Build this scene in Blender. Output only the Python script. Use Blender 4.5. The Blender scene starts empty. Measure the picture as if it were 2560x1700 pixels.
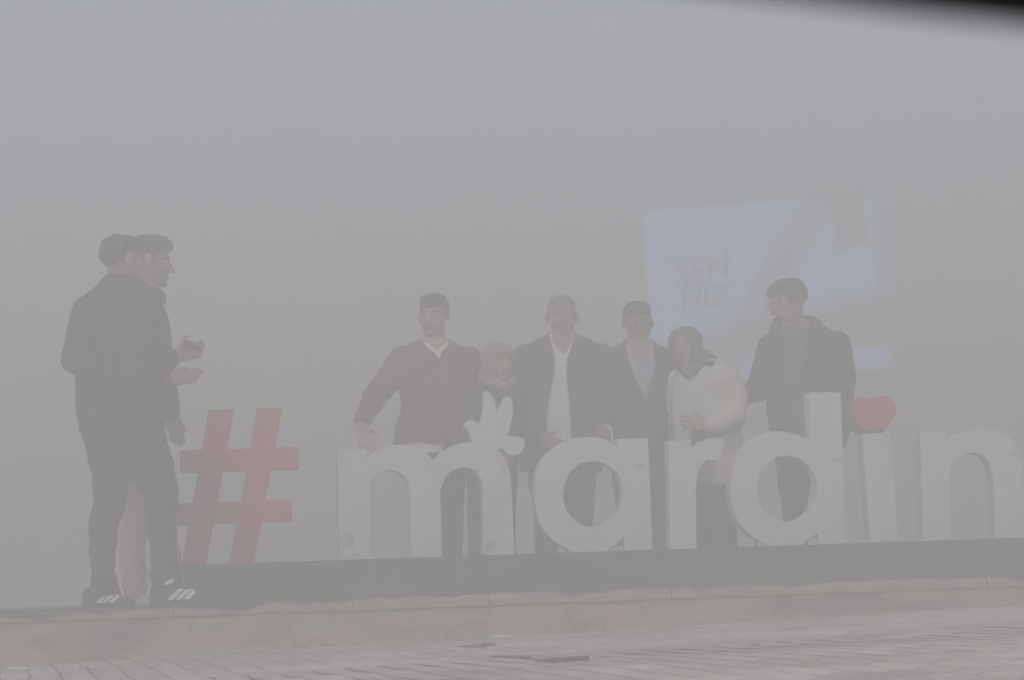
import bpy, bmesh, math, random
from mathutils import Vector, Matrix, noise
random.seed(7)
R = math.radians
SC = bpy.context.scene
COL = SC.collection

# ------------------------------------------------------------------ camera, light, exposure
EYE = Vector((0.0, 0.0, 0.30))
FPX = 2560 * 85.0 / 36.0
ROLL = R(1.98)
PITCH = math.atan((1458 - 850) * math.cos(ROLL) / FPX)
FWD = Vector((0, math.cos(PITCH), math.sin(PITCH)))
_r0 = Vector((1, 0, 0)); _u0 = Vector((0, -math.sin(PITCH), math.cos(PITCH)))
RC = math.cos(ROLL) * _r0 - math.sin(ROLL) * _u0
UC = math.sin(ROLL) * _r0 + math.cos(ROLL) * _u0
cd = bpy.data.cameras.new('camera'); cam = bpy.data.objects.new('camera', cd); COL.objects.link(cam)
cd.lens = 85; cd.sensor_width = 36; cd.clip_start = 0.02; cd.clip_end = 2000
cam.matrix_world = Matrix(((RC.x, UC.x, -FWD.x, EYE.x), (RC.y, UC.y, -FWD.y, EYE.y),
                           (RC.z, UC.z, -FWD.z, EYE.z), (0, 0, 0, 1)))
cd.dof.use_dof = True; cd.dof.focus_distance = 12.3; cd.dof.aperture_fstop = 15.0
SC.camera = cam

SUN_EL, SUN_AZ = R(42), R(195)        # behind the camera, diffused by the fog
W = bpy.data.worlds.new('World'); SC.world = W; W.use_nodes = True
nt = W.node_tree; bg = nt.nodes['Background']
sky = nt.nodes.new('ShaderNodeTexSky'); sky.sky_type = 'NISHITA'; sky.sun_disc = False
sky.sun_elevation = SUN_EL; sky.sun_rotation = SUN_AZ
sky.air_density = 1.0; sky.dust_density = 3.0; sky.ozone_density = 1.0
nt.links.new(sky.outputs[0], bg.inputs[0]); bg.inputs[1].default_value = 0.12
sl = bpy.data.lights.new('sun', 'SUN'); sl.energy = 1.25; sl.angle = R(20); sl.color = (1.0, 0.96, 0.91)
so = bpy.data.objects.new('sun', sl); COL.objects.link(so)
so.rotation_euler = (SUN_EL - R(90), 0, -SUN_AZ); so.location = (-10, -30, 40)
SC.view_settings.view_transform = 'Standard'; SC.view_settings.look = 'None'
SC.view_settings.gamma = 1.0; SC.view_settings.exposure = 0.46
try:
    SC.cycles.volume_bounces = 2
    SC.cycles.max_bounces = 8
    SC.cycles.use_denoising = True
    SC.cycles.denoising_prefilter = 'ACCURATE'
except Exception:
    pass
FOG_DENSITY = 0.118
FOG_COLOR = (0.882, 0.865, 0.836)
FOG_ANISO = 0.1

# ------------------------------------------------------------------ geometry helpers
def ray(px, py): return FWD + RC * ((px - 1280) / FPX) - UC * ((py - 850) / FPX)
def onY(px, py, d):
    r = ray(px, py); return EYE + r * (d / r.y)
def onplane(px, py, p0, n):
    r = ray(px, py); return EYE + r * ((p0 - EYE).dot(n) / r.dot(n))
def proj(p):
    d = p - EYE; k = d.dot(FWD)
    return (1280 + FPX * d.dot(RC) / k, 850 - FPX * d.dot(UC) / k)
def Z(ox, oy, s):
    return lambda pts: [(ox + p[0] / s, oy + p[1] / s) + tuple(p[2:]) for p in pts]

PHI = R(10)
U = Vector((math.cos(PHI), math.sin(PHI), 0)); N = Vector((math.sin(PHI), -math.cos(PHI), 0))
K0 = onY(400, 1537, 11.0)             # kerb front
S0 = onY(455, 1413, 12.05)            # sign front
ZP = EYE.z - 0.045                    # platform top
ZPED = S0.z                           # pedestal top

def inpoly(x, y, poly):
    c = False; j = len(poly) - 1
    for i in range(len(poly)):
        xi, yi = poly[i][:2]; xj, yj = poly[j][:2]
        if (yi > y) != (yj > y) and x < (xj - xi) * (y - yi) / (yj - yi) + xi: c = not c
        j = i
    return c

# ------------------------------------------------------------------ materials
def mat(name, col, rough=0.8, var=0.12, scale=6.0, bump=0.15, bscale=40.0, spec=0.3, col2=None, thr=None):
    m = bpy.data.materials.new(name); m.use_nodes = True
    t = m.node_tree; n = t.nodes; l = t.links
    p = n['Principled BSDF']; p.inputs['Roughness'].default_value = rough
    p.inputs['Specular IOR Level'].default_value = spec
    tc = n.new('ShaderNodeTexCoord')
    nz = n.new('ShaderNodeTexNoise'); nz.inputs['Scale'].default_value = scale; nz.inputs['Detail'].default_value = 6
    l.new(tc.outputs['Object'], nz.inputs['Vector'])
    cr = n.new('ShaderNodeValToRGB')
    a, b = thr if thr else (0.3, 0.7)
    cr.color_ramp.elements[0].position = a; cr.color_ramp.elements[1].position = b
    c1 = [max(0, c * (1 - var)) for c in col]; c2 = [min(1, c * (1 + var)) for c in (col2 or col)]
    if col2: c1 = list(col); c2 = list(col2)
    cr.color_ramp.elements[0].color = (*c1, 1); cr.color_ramp.elements[1].color = (*c2, 1)
    l.new(nz.outputs['Fac'], cr.inputs['Fac']); l.new(cr.outputs['Color'], p.inputs['Base Color'])
    if bump:
        nb = n.new('ShaderNodeTexNoise'); nb.inputs['Scale'].default_value = bscale; nb.inputs['Detail'].default_value = 4
        l.new(tc.outputs['Object'], nb.inputs['Vector'])
        bp = n.new('ShaderNodeBump'); bp.inputs['Strength'].default_value = bump; bp.inputs['Distance'].default_value = 0.01
        l.new(nb.outputs['Fac'], bp.inputs['Height']); l.new(bp.outputs['Normal'], p.inputs['Normal'])
    return m

M = {}
def build_materials():
    M['skin'] = mat('skin', (0.36, 0.255, 0.20), 0.55, 0.06, 20, 0.05, 120)
    M['skin_dark'] = mat('skin_tanned', (0.29, 0.205, 0.165), 0.55, 0.06, 20, 0.05, 120)
    M['hair'] = mat('dark_hair', (0.03, 0.026, 0.024), 0.6, 0.3, 60, 0.6, 150)
    M['hair_grey'] = mat('grey_hair', (0.14, 0.135, 0.13), 0.7, 0.2, 60, 0.5, 150)
    M['black'] = mat('black_cloth', (0.022, 0.022, 0.026), 0.9, 0.25, 9, 0.3, 60)
    M['navy'] = mat('dark_suit_cloth', (0.03, 0.03, 0.034), 0.9, 0.2, 9, 0.3, 60)
    M['trouser'] = mat('dark_trouser_cloth', (0.024, 0.024, 0.028), 0.9, 0.25, 9, 0.3, 60)
    M['sweater'] = mat('maroon_knit', (0.125, 0.062, 0.052), 0.95, 0.15, 14, 0.5, 160)
    M['white'] = mat('white_shirt_cloth', (0.72, 0.72, 0.75), 0.85, 0.05, 8, 0.2, 60)
    M['blue'] = mat('pale_blue_shirt_cloth', (0.36, 0.40, 0.50), 0.85, 0.06, 8, 0.2, 60)
    M['dress'] = mat('pale_blue_dress_cloth', (0.50, 0.57, 0.60), 0.85, 0.12, 12, 0.2, 60)
    M['cream'] = mat('cream_knit', (0.60, 0.57, 0.50), 0.95, 0.08, 10, 0.5, 90)
    M['scarf'] = mat('greige_scarf_cloth', (0.30, 0.27, 0.215), 0.9, 0.12, 8, 0.25, 50)
    M['mauve'] = mat('mauve_grey_scarf_cloth', (0.14, 0.125, 0.125), 0.9, 0.12, 8, 0.25, 50)
    M['grey'] = mat('grey_hoodie_cloth', (0.10, 0.09, 0.09), 0.95, 0.12, 8, 0.3, 60)
    M['beige'] = mat('beige_trouser_cloth', (0.47, 0.39, 0.30), 0.9, 0.12, 8, 0.35, 40)
    M['sole'] = mat('black_shoe', (0.03, 0.03, 0.032), 0.6, 0.2, 30, 0.1, 80)
    M['stripe'] = mat('white_stripe', (0.8, 0.8, 0.82), 0.5, 0.05, 30, 0.05)
    M['whiteshoe'] = mat('white_shoe', (0.7, 0.68, 0.66), 0.6, 0.1, 30, 0.1)
    M['metal'] = mat('dark_frame_metal', (0.03, 0.03, 0.03), 0.35, 0.1, 30, 0)
    M['phone'] = mat('phone_glass', (0.05, 0.052, 0.06), 0.25, 0.1, 30, 0)
    M['eyewhite'] = mat('eye_white', (0.7, 0.68, 0.66), 0.3, 0.03, 30, 0)
    M['lip'] = mat('lip_skin', (0.34, 0.16, 0.13), 0.5, 0.05, 30, 0)
    M['letter'] = mat('worn_white_paint', (0.67, 0.67, 0.685), 0.7, 0.04, 3, 0.25, 30)
    M['red'] = mat('worn_red_paint', (0.54, 0.085, 0.075), 0.65, 0.10, 4, 0.2, 30)
    M['darkred'] = mat('shaded_red_paint', (0.12, 0.035, 0.035), 0.7, 0.1, 4, 0.2, 30)
    M['ped'] = mat('dark_stone', (0.045, 0.045, 0.05), 0.75, 0.2, 3, 0.3, 25)
    M['plat'] = mat('dark_platform_stone', (0.09, 0.088, 0.088), 0.85, 0.25, 5, 0.3, 25)
    M['earth'] = mat('far_ground', (0.22, 0.21, 0.19), 0.95, 0.2, 0.4, 0.2, 3)
    M['cloth_black'] = mat('black_stand_in_cloth', (0.006, 0.006, 0.007), 0.9, 0.1, 9, 0.1)
build_materials()

def stain(m, col, scale, lo, hi, detail=8, stretch=(1, 1, 1)):
    """mix a stain colour over a material's base colour by a noise threshold"""
    t = m.node_tree; n = t.nodes; l = t.links; p = n['Principled BSDF']
    src = p.inputs['Base Color'].links[0].from_socket
    tc = n.new('ShaderNodeTexCoord'); mp = n.new('ShaderNodeMapping'); mp.inputs['Scale'].default_value = stretch
    l.new(tc.outputs['Object'], mp.inputs['Vector'])
    nz = n.new('ShaderNodeTexNoise'); nz.inputs['Scale'].default_value = scale; nz.inputs['Detail'].default_value = detail
    l.new(mp.outputs['Vector'], nz.inputs['Vector'])
    mr = n.new('ShaderNodeMapRange'); mr.inputs['From Min'].default_value = lo; mr.inputs['From Max'].default_value = hi
    l.new(nz.outputs['Fac'], mr.inputs['Value'])
    mx = n.new('ShaderNodeMix'); mx.data_type = 'RGBA'
    l.new(mr.outputs['Result'], mx.inputs['Factor']); l.new(src, mx.inputs['A']); mx.inputs['B'].default_value = (*col, 1)
    l.new(mx.outputs['Result'], p.inputs['Base Color'])
    return mx
def cracks(m, col, scale, width=0.012, stretch=(1, 1, 1), warp=0.3):
    t = m.node_tree; n = t.nodes; l = t.links; p = n['Principled BSDF']
    src = p.inputs['Base Color'].links[0].from_socket
    tc = n.new('ShaderNodeTexCoord'); mp = n.new('ShaderNodeMapping'); mp.inputs['Scale'].default_value = stretch
    l.new(tc.outputs['Object'], mp.inputs['Vector'])
    nz = n.new('ShaderNodeTexNoise'); nz.inputs['Scale'].default_value = 6; nz.inputs['Detail'].default_value = 6
    l.new(mp.outputs['Vector'], nz.inputs['Vector'])
    ad = n.new('ShaderNodeVectorMath'); ad.operation = 'MULTIPLY_ADD'; ad.inputs[1].default_value = (warp,) * 3
    l.new(nz.outputs['Color'], ad.inputs[0]); l.new(mp.outputs['Vector'], ad.inputs[2])
    vo = n.new('ShaderNodeTexVoronoi'); vo.feature = 'DISTANCE_TO_EDGE'; vo.inputs['Scale'].default_value = scale
    l.new(ad.outputs[0], vo.inputs['Vector'])
    mr = n.new('ShaderNodeMapRange'); mr.inputs['From Min'].default_value = width; mr.inputs['From Max'].default_value = 0.0
    mr.inputs['To Max'].default_value = 0.8
    l.new(vo.outputs['Distance'], mr.inputs['Value'])
    mx = n.new('ShaderNodeMix'); mx.data_type = 'RGBA'
    l.new(mr.outputs['Result'], mx.inputs['Factor']); l.new(src, mx.inputs['A']); mx.inputs['B'].default_value = (*col, 1)
    l.new(mx.outputs['Result'], p.inputs['Base Color'])
stain(M['letter'], (0.22, 0.21, 0.20), 6, 0.635, 0.70)
stain(M['letter'], (0.55, 0.545, 0.535), 2.6, 0.52, 0.75, stretch=(2, 2, 0.6))
stain(M['red'], (0.40, 0.10, 0.08), 3, 0.55, 0.8)
stain(M['ped'], (0.085, 0.085, 0.085), 2.5, 0.5, 0.8, stretch=(1, 1, 4))

# ------------------------------------------------------------------ object helpers
def tag(o, label=None, cat=None, group=None, kind=None):
    if label: o['label'] = label
    if cat: o['category'] = cat
    if group: o['group'] = group
    if kind: o['kind'] = kind
    return o
def empty(name, loc, rz=0.0):
    o = bpy.data.objects.new(name, None); COL.objects.link(o); o.location = loc; o.rotation_euler = (0, 0, rz)
    o.empty_display_size = 0.2
    return o
def link(name, me, m=None, parent=None):
    o = bpy.data.objects.new(name, me); COL.objects.link(o)
    if m is not None:
        me.materials.clear(); me.materials.append(m)
    if parent is not None: o.parent = parent
    return o
def obj(name, bm, m=None, parent=None, smooth=False):
    me = bpy.data.meshes.new(name); bmesh.ops.recalc_face_normals(bm, faces=bm.faces[:])
    if smooth:
        for f in bm.faces: f.smooth = True
    bm.to_mesh(me); bm.free()
    return link(name, me, m, parent)
def box(bm, x0, x1, y0, y1, z0, z1):
    vs = [bm.verts.new((x, y, z)) for x in (x0, x1) for y in (y0, y1) for z in (z0, z1)]
    for f in ((0, 1, 3, 2), (4, 6, 7, 5), (0, 4, 5, 1), (2, 3, 7, 6), (0, 2, 6, 4), (1, 5, 7, 3)):
        bm.faces.new([vs[i] for i in f])
def ellipsoid(bm, c, r, rot=None, seg=24):
    mt = Matrix.Translation(c) @ (rot.to_4x4() if rot is not None else Matrix.Identity(4)) @ Matrix.Diagonal((*r, 1))
    bmesh.ops.create_uvsphere(bm, u_segments=seg, v_segments=seg // 2, radius=1, matrix=mt)
def tube(bm, pts, rad, seg=14):
    for i in range(len(pts)):
        ellipsoid(bm, pts[i], (rad[i],) * 3, seg=seg)
        if i:
            a, b = pts[i - 1], pts[i]; d = b - a
            if d.length < 1e-5: continue
            q = Vector((0, 0, 1)).rotation_difference(d)
            mt = Matrix.Translation((a + b) / 2) @ q.to_matrix().to_4x4()
            bmesh.ops.create_cone(bm, cap_ends=True, segments=seg, radius1=rad[i - 1], radius2=rad[i], depth=d.length, matrix=mt)
def loft(bm, rings):
    vr = [[bm.verts.new(p) for p in r] for r in rings]; n = len(vr[0])
    for a, b in zip(vr, vr[1:]):
        for i in range(n): bm.faces.new((a[i], a[(i + 1) % n], b[(i + 1) % n], b[i]))
    bm.faces.new(vr[0][::-1]); bm.faces.new(vr[-1])
_tmp_tex = {}
def cloud(size):
    if size not in _tmp_tex:
        t = bpy.data.textures.new('wrinkle_noise', 'CLOUDS'); t.noise_scale = size; t.noise_depth = 2; _tmp_tex[size] = t
    return _tmp_tex[size]
def remesh(bm, voxel=0.008, smooth=6, disp=0.0, dsize=0.07):
    me = bpy.data.meshes.new('tmp'); bmesh.ops.recalc_face_normals(bm, faces=bm.faces[:]); bm.to_mesh(me); bm.free()
    ob = bpy.data.objects.new('tmp', me); COL.objects.link(ob)
    md = ob.modifiers.new('r', 'REMESH'); md.mode = 'VOXEL'; md.voxel_size = voxel; md.use_smooth_shade = True
    if smooth:
        ms = ob.modifiers.new('s', 'SMOOTH'); ms.factor = 0.5; ms.iterations = smooth
    if disp:
        dm = ob.modifiers.new('d', 'DISPLACE'); dm.texture = cloud(dsize); dm.strength = disp; dm.mid_level = 0.5
        dm.texture_coords = 'LOCAL'
    dg = bpy.context.evaluated_depsgraph_get(); dg.update()
    out = bpy.data.meshes.new_from_object(ob.evaluated_get(dg))
    bpy.data.objects.remove(ob); bpy.data.meshes.remove(me)
    for p in out.polygons: p.use_smooth = True
    return out
def cut_open(me, poly, keep_back_y):
    """take away the front of a garment inside an outline, so that what is worn under it shows"""
    bm = bmesh.new(); bm.from_mesh(me)
    dead = []
    for f in bm.faces:
        c = f.calc_center_median()
        if c.y < keep_back_y and inpoly(*proj(c), poly): dead.append(f)
    bmesh.ops.delete(bm, geom=dead, context='FACES')
    bmesh.ops.smooth_vert(bm, verts=[v for v in bm.verts if v.is_boundary], factor=0.5, use_axis_x=True, use_axis_y=True, use_axis_z=True)
    bm.to_mesh(me); bm.free()
def thicken(o, t):
    s = o.modifiers.new('thickness', 'SOLIDIFY'); s.thickness = t; s.offset = -1

# ------------------------------------------------------------------ setting: ground, paving, platform, kerb
def slab_frame(o):                      # objects of the sign and kerb share one frame: x along the kerb, y away from camera
    o.rotation_euler = (0, 0, PHI)
def kuz(px, py):
    p = onplane(px, py, K0, N); return (p - K0).dot(U), p.z
uA, zA = kuz(0, 1666); uB, zB = kuz(2560, 1511)
slope = (zB - zA) / (uB - uA)
def pave_z(u): return zA + slope * (u - uA)

bm = bmesh.new()
vs = [bm.verts.new(v) for v in ((-110, -60, -0.75), (110, -60, -0.75), (110, 160, -0.75), (-110, 160, -0.75))]
bm.faces.new(vs)
tag(obj('ground', bm, M['earth']), kind='structure')

def paving_material():
    m = bpy.data.materials.new('block_paving'); m.use_nodes = True
    t = m.node_tree; n = t.nodes; l = t.links; p = n['Principled BSDF']
    p.inputs['Roughness'].default_value = 0.75
    tc = n.new('ShaderNodeTexCoord'); mp = n.new('ShaderNodeMapping'); mp.inputs['Rotation'].default_value = (0, 0, R(88))
    l.new(tc.outputs['Object'], mp.inputs['Vector'])
    nw = n.new('ShaderNodeTexNoise'); nw.inputs['Scale'].default_value = 2.5; nw.inputs['Detail'].default_value = 3
    l.new(tc.outputs['Object'], nw.inputs['Vector'])
    ma = n.new('ShaderNodeVectorMath'); ma.operation = 'MULTIPLY_ADD'; ma.inputs[1].default_value = (0.05, 0.05, 0)
    l.new(nw.outputs['Color'], ma.inputs[0]); l.new(mp.outputs['Vector'], ma.inputs[2])
    br = n.new('ShaderNodeTexBrick'); l.new(ma.outputs[0], br.inputs['Vector'])
    br.inputs['Scale'].default_value = 1.0; br.inputs['Brick Width'].default_value = 0.42; br.inputs['Row Height'].default_value = 0.115
    br.inputs['Mortar Size'].default_value = 0.007; br.inputs['Mortar Smooth'].default_value = 0.6
    br.inputs['Color1'].default_value = (0.54, 0.50, 0.445, 1); br.inputs['Color2'].default_value = (0.63, 0.59, 0.53, 1)
    br.inputs['Mortar'].default_value = (0.11, 0.10, 0.09, 1); br.inputs['Bias'].default_value = 0.1
    nz = n.new('ShaderNodeTexNoise'); nz.inputs['Scale'].default_value = 1.6; nz.inputs['Detail'].default_value = 8; nz.inputs['Roughness'].default_value = 0.65
    l.new(tc.outputs['Object'], nz.inputs['Vector'])
    cr = n.new('ShaderNodeValToRGB'); cr.color_ramp.elements[0].position = 0.3; cr.color_ramp.elements[1].position = 0.62
    cr.color_ramp.elements[0].color = (0.5, 0.49, 0.47, 1); cr.color_ramp.elements[1].color = (1.1, 1.1, 1.1, 1)
    l.new(nz.outputs['Fac'], cr.inputs['Fac'])
    mx = n.new('ShaderNodeMix'); mx.data_type = 'RGBA'; mx.blend_type = 'MULTIPLY'; mx.inputs['Factor'].default_value = 1
    l.new(br.outputs['Color'], mx.inputs['A']); l.new(cr.outputs['Color'], mx.inputs['B'])
    l.new(mx.outputs['Result'], p.inputs['Base Color'])
    return m
# paving: a real undulating sheet; each block's top is slightly domed in the mesh near the kerb
bm = bmesh.new()
us = [-12 + 0.115 * i for i in range(int(27 / 0.115))]
rows = [0.0, 0.2, 0.45, 0.7, 1.0, 1.35, 1.7, 2.1, 2.5, 3.0, 3.6, 4.3, 5.2, 6.2, 7.5, 9, 11, 14]
grid = []
for d in rows:
    line = []
    for i, u in enumerate(us):
        for du, dz in ((0.004, -0.007), (0.02, 0.0), (0.06, 0.002), (0.098, 0.0)):
            z = pave_z(u) + dz + 0.006 * noise.noise(Vector((u * 0.9, d * 1.3, 0))) + 0.004 * noise.noise(Vector((i * 7.7, math.floor(d / 0.42) * 3.1, 4)))
            line.append(bm.verts.new((u + du, -d, z - K0.z)))
    grid.append(line)
for a, b in zip(grid, grid[1:]):
    for i in range(len(a) - 1): bm.faces.new((a[i], b[i], b[i + 1], a[i + 1]))
pv = obj('paving', bm, paving_material()); pv.location = K0; slab_frame(pv); tag(pv, kind='structure')

bm = bmesh.new(); box(bm, -12, 15, 0.12, 6.0, -1.05 - 0, ZP - 0.004 - K0.z)
pf = obj('platform', bm, M['plat']); pf.location = K0; slab_frame(pf); tag(pf, kind='structure')

# kerb: plastered face with a coping course of chipped stones on it
kf = mat('plastered_kerb', (0.43, 0.315, 0.225), 0.9, 0.12, 2.2, 0.4, 30, col2=(0.44, 0.355, 0.26), thr=(0.35, 0.65))
stain(kf, (0.36, 0.33, 0.28), 3.0, 0.48, 0.72, stretch=(1, 1, 0.35))
stain(kf, (0.22, 0.20, 0.18), 1.7, 0.54, 0.64, stretch=(1.0, 1, 4))
cracks(kf, (0.16, 0.13, 0.11), 0.9, 0.008, stretch=(1, 1, 0.5), warp=0.25)
kc = mat('chipped_coping', (0.40, 0.335, 0.255), 0.9, 0.2, 5, 0.5, 30, col2=(0.27, 0.245, 0.21), thr=(0.4, 0.6))
def dark_coat(m, z0, z1):
    """what is left of a dark coating along the upper edge, broken off in chips lower down; thicker at the left end"""
    t = m.node_tree; n = t.nodes; l = t.links; p = n['Principled BSDF']; src = p.inputs['Base Color'].links[0].from_socket
    tc = n.new('ShaderNodeTexCoord'); sp = n.new('ShaderNodeSeparateXYZ'); l.new(tc.outputs['Object'], sp.inputs[0])
    nz = n.new('ShaderNodeTexNoise'); nz.inputs['Scale'].default_value = 4.5; nz.inputs['Detail'].default_value = 7; l.new(tc.outputs['Object'], nz.inputs['Vector'])
    def mr(v, a, b, c_, d):
        k = n.new('ShaderNodeMapRange'); k.inputs[1].default_value = a; k.inputs[2].default_value = b; k.inputs[3].default_value = c_; k.inputs[4].default_value = d
        l.new(v, k.inputs[0]); return k.outputs[0]
    def ad(a, b):
        k = n.new('ShaderNodeMath'); k.operation = 'ADD'; l.new(a, k.inputs[0]); l.new(b, k.inputs[1]); return k.outputs[0]
    f = ad(ad(mr(sp.outputs[2], z0, z1, 0, 1), mr(nz.outputs['Fac'], 0.3, 0.7, -0.6, 0.6)), mr(sp.outputs[0], -0.6, 1.2, 0.35, -0.25))
    mx = n.new('ShaderNodeMix'); mx.data_type = 'RGBA'; l.new(mr(f, 0.62, 0.76, 0, 1), mx.inputs['Factor']); l.new(src, mx.inputs['A']); mx.inputs['B'].default_value = (0.07, 0.068, 0.068, 1)
    l.new(mx.outputs['Result'], p.inputs['Base Color'])
dark_coat(kc, EYE.z - 0.098 - K0.z, ZP - K0.z)
bm = bmesh.new()
zj = EYE.z - 0.098
nU = 270
def kerbgrid(bm, y_of, z0_of, z1_of, nz, u0=-12, u1=15, n=nU, y1=0.119):
    fr = []
    for i in range(n + 1):
        u = u0 + (u1 - u0) * i / n; a, b = z0_of(u), z1_of(u)
        fr.append([bm.verts.new((u, y_of(u, j / nz), a + (b - a) * j / nz)) for j in range(nz + 1)] +
                  [bm.verts.new((u, y1, b)), bm.verts.new((u, y1, a))])
    k = nz + 3
    for a, b in zip(fr, fr[1:]):
        for j in range(k): bm.faces.new((a[j], a[(j + 1) % k], b[(j + 1) % k], b[j]))
    bm.faces.new(fr[0]); bm.faces.new(fr[-1][::-1])
kerbgrid(bm, lambda u, t: 0.004 * noise.noise(Vector((u * 2.3, t * 2, 1))) + 0.002, lambda u: pave_z(u) - 0.15 - K0.z,
         lambda u: zj - 0.004 - K0.z + 0.002 * noise.noise(Vector((u * 3, 0, 9))), 5)
ke = obj('kerb', bm, kf); ke.location = K0; slab_frame(ke); tag(ke, kind='structure')
bm = bmesh.new()
joints = [-12]
while joints[-1] < 15: joints.append(joints[-1] + random.uniform(1.1, 1.9))
uj = kuz(882, 1500)[0]; uj2 = kuz(1677, 1480)[0]; uj3 = kuz(2466, 1455)[0]
joints = sorted([j for j in joints if min(abs(j - q) for q in (uj, uj2, uj3)) > 0.5] + [uj, uj2, uj3])
for a, b in zip(joints, joints[1:]):
    lift = random.uniform(-0.004, 0.004)
    if abs(a - uj3) < 1e-6: lift = 0.012
    n_ = max(8, int((b - a) / 0.025)); sd = random.random() * 100
    def chip(u, a=a, b=b, sd=sd):
        e = max(0, 1 - min(u - a, b - u) / 0.04)
        return -0.014 * max(0, noise.noise(Vector((u * 7, sd, 0))) - 0.1) * 2 - 0.012 * e
    kerbgrid(bm, lambda u, t, sd=sd: -0.010 + 0.006 * noise.noise(Vector((u * 6, sd, t * 2))) + 0.014 * max(0, t - 0.6),
             lambda u: zj - K0.z, lambda u, lift=lift: ZP + lift + chip(u) - K0.z, 4, a + 0.004, b - 0.004, n_, 0.118)
co = obj('kerb_coping', bm, kc); co.location = K0; slab_frame(co); tag(co, kind='structure')

# ------------------------------------------------------------------ the sign
def suz(px, py):
    p = onplane(px, py, S0, N); return (p - S0).dot(U), p.z - ZPED
def smooth_loop(pts, sub=5):
    out = []; n = len(pts)
    for i in range(n):
        p1, p2 = pts[i], pts[(i + 1) % n]; p0, p3 = pts[i - 1], pts[(i + 2) % n]
        c1 = len(p1) > 2; c2 = len(p2) > 2
        out.append(p1[:2])
        if c1 and c2: continue
        if c1: p0 = p1
        if c2: p3 = p2
        for k in range(1, sub):
            t = k / sub
            f = lambda a, b, c, d: 0.5 * (2 * b + (c - a) * t + (2 * a - 5 * b + 4 * c - d) * t * t + (3 * b - a - 3 * c + d) * t ** 3)
            out.append((f(p0[0], p1[0], p2[0], p3[0]), f(p0[1], p1[1], p2[1], p3[1])))
    return out
def roughen(l, amp, step=0.012):
    out = []; n = len(l)
    for i in range(n):
        a, b = Vector(l[i]), Vector(l[(i + 1) % n]); k = max(1, int((b - a).length / step))
        for j in range(k):
            p = a.lerp(b, j / k)
            out.append((p.x + amp * noise.noise(Vector((p.x * 40, p.y * 40, 1))), p.y + amp * noise.noise(Vector((p.x * 40, p.y * 40, 7)))))
    return out
def plate(bm, loops, y0, y1, u0=0.0):
    """extrude an outline with holes: loops of (u, z), front face at y0, back at y1"""
    fe = []; be = []; allf = []
    for lp in loops:
        f = [bm.verts.new((u - u0, y0, z)) for u, z in lp]; b = [bm.verts.new((u - u0, y1, z)) for u, z in lp]
        n = len(lp)
        for i in range(n):
            j = (i + 1) % n
            bm.faces.new((f[i], f[j], b[j], b[i]))
        fe += [bm.edges.get((f[i], f[(i + 1) % n])) for i in range(n)]
        be += [bm.edges.get((b[i], b[(i + 1) % n])) for i in range(n)]
    bmesh.ops.triangle_fill(bm, edges=fe, use_beauty=True); bmesh.ops.triangle_fill(bm, edges=be, use_beauty=True)
TH = 0.09
def letter(name, loops, m, label, cat='sign letter', rough=0.0, snap=True, th=TH, y0=0.0, sub=5, group=None):
    L = []
    for lp in loops:
        q = [suz(*p[:2]) + tuple(p[2:]) for p in lp]
        L.append(smooth_loop(q, sub))
    zmin = min(p[1] for p in L[0])
    if snap: L = [[(u, max(0.0, z - zmin if z < 0.25 else z) if z - zmin > 0.02 else 0.0) for u, z in lp] for lp in L]
    if rough: L = [roughen(lp, rough) for lp in L]
    if snap: L = [[(u, max(0.001, z)) for u, z in lp] for lp in L]
    u0 = sum(p[0] for p in L[0]) / len(L[0])
    bm = bmesh.new(); plate(bm, L, y0, y0 + th, u0)
    o = obj(name, bm, m); o.location = Vector((S0.x, S0.y, ZPED)) + U * u0; slab_frame(o)
    bv = o.modifiers.new('edge', 'BEVEL'); bv.width = 0.004; bv.segments = 2; bv.limit_method = 'ANGLE'; bv.angle_limit = R(50)
    tag(o, label, cat, group)
    return o
def isect(a, b, c, d):
    x1, y1 = a; x2, y2 = b; x3, y3 = c; x4, y4 = d
    k = (x1 - x2) * (y3 - y4) - (y1 - y2) * (x3 - x4)
    p = x1 * y2 - y1 * x2; q = x3 * y4 - y3 * x4
    return ((p * (x3 - x4) - (x1 - x2) * q) / k, (p * (y3 - y4) - (y1 - y2) * q) / k, 1)

z1 = Z(400, 980, 3.266); z2 = Z(820, 940, 3.137); z3 = Z(1300, 1050, 4.2385); z4 = Z(1780, 960, 3.564); z5 = Z(2060, 960, 3.564)
L1, L2 = ((400, 145), (183, 1417)), ((608, 138), (380, 1415))
R1, R2 = ((797, 132), (570, 1410)), ((1000, 127), (768, 1402))
T1, T2 = ((165, 478), (1133, 447)), ((165, 660), (1138, 632))
B1, B2 = ((112, 911), (1075, 880)), ((112, 1100), (1080, 1065))
c = lambda p: (*p, 1)
hash_outer = [c(L1[0]), c(L2[0]), isect(*L2, *T1), isect(*R1, *T1), c(R1[0]), c(R2[0]), isect(*R2, *T1), c(T1[1]), c(T2[1]), isect(*R2, *T2),
              isect(*R2, *B1), c(B1[1]), c(B2[1]), isect(*R2, *B2), c(R2[1]), c(R1[1]), isect(*R1, *B2), isect(*L2, *B2), c(L2[1]), c(L1[1]),
              isect(*L1, *B2), c(B2[0]), c(B1[0]), isect(*L1, *B1), isect(*L1, *T2), c(T2[0]), c(T1[0]), isect(*L1, *T1)]
hash_hole = [isect(*L2, *T2), isect(*R1, *T2), isect(*R1, *B1), isect(*L2, *B1)]
letter('hash_symbol', [z1(hash_outer), z1(hash_hole)], M['red'], 'big red hash symbol standing at the left end of the dark plinth', 'sign symbol', th=0.06)

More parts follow.
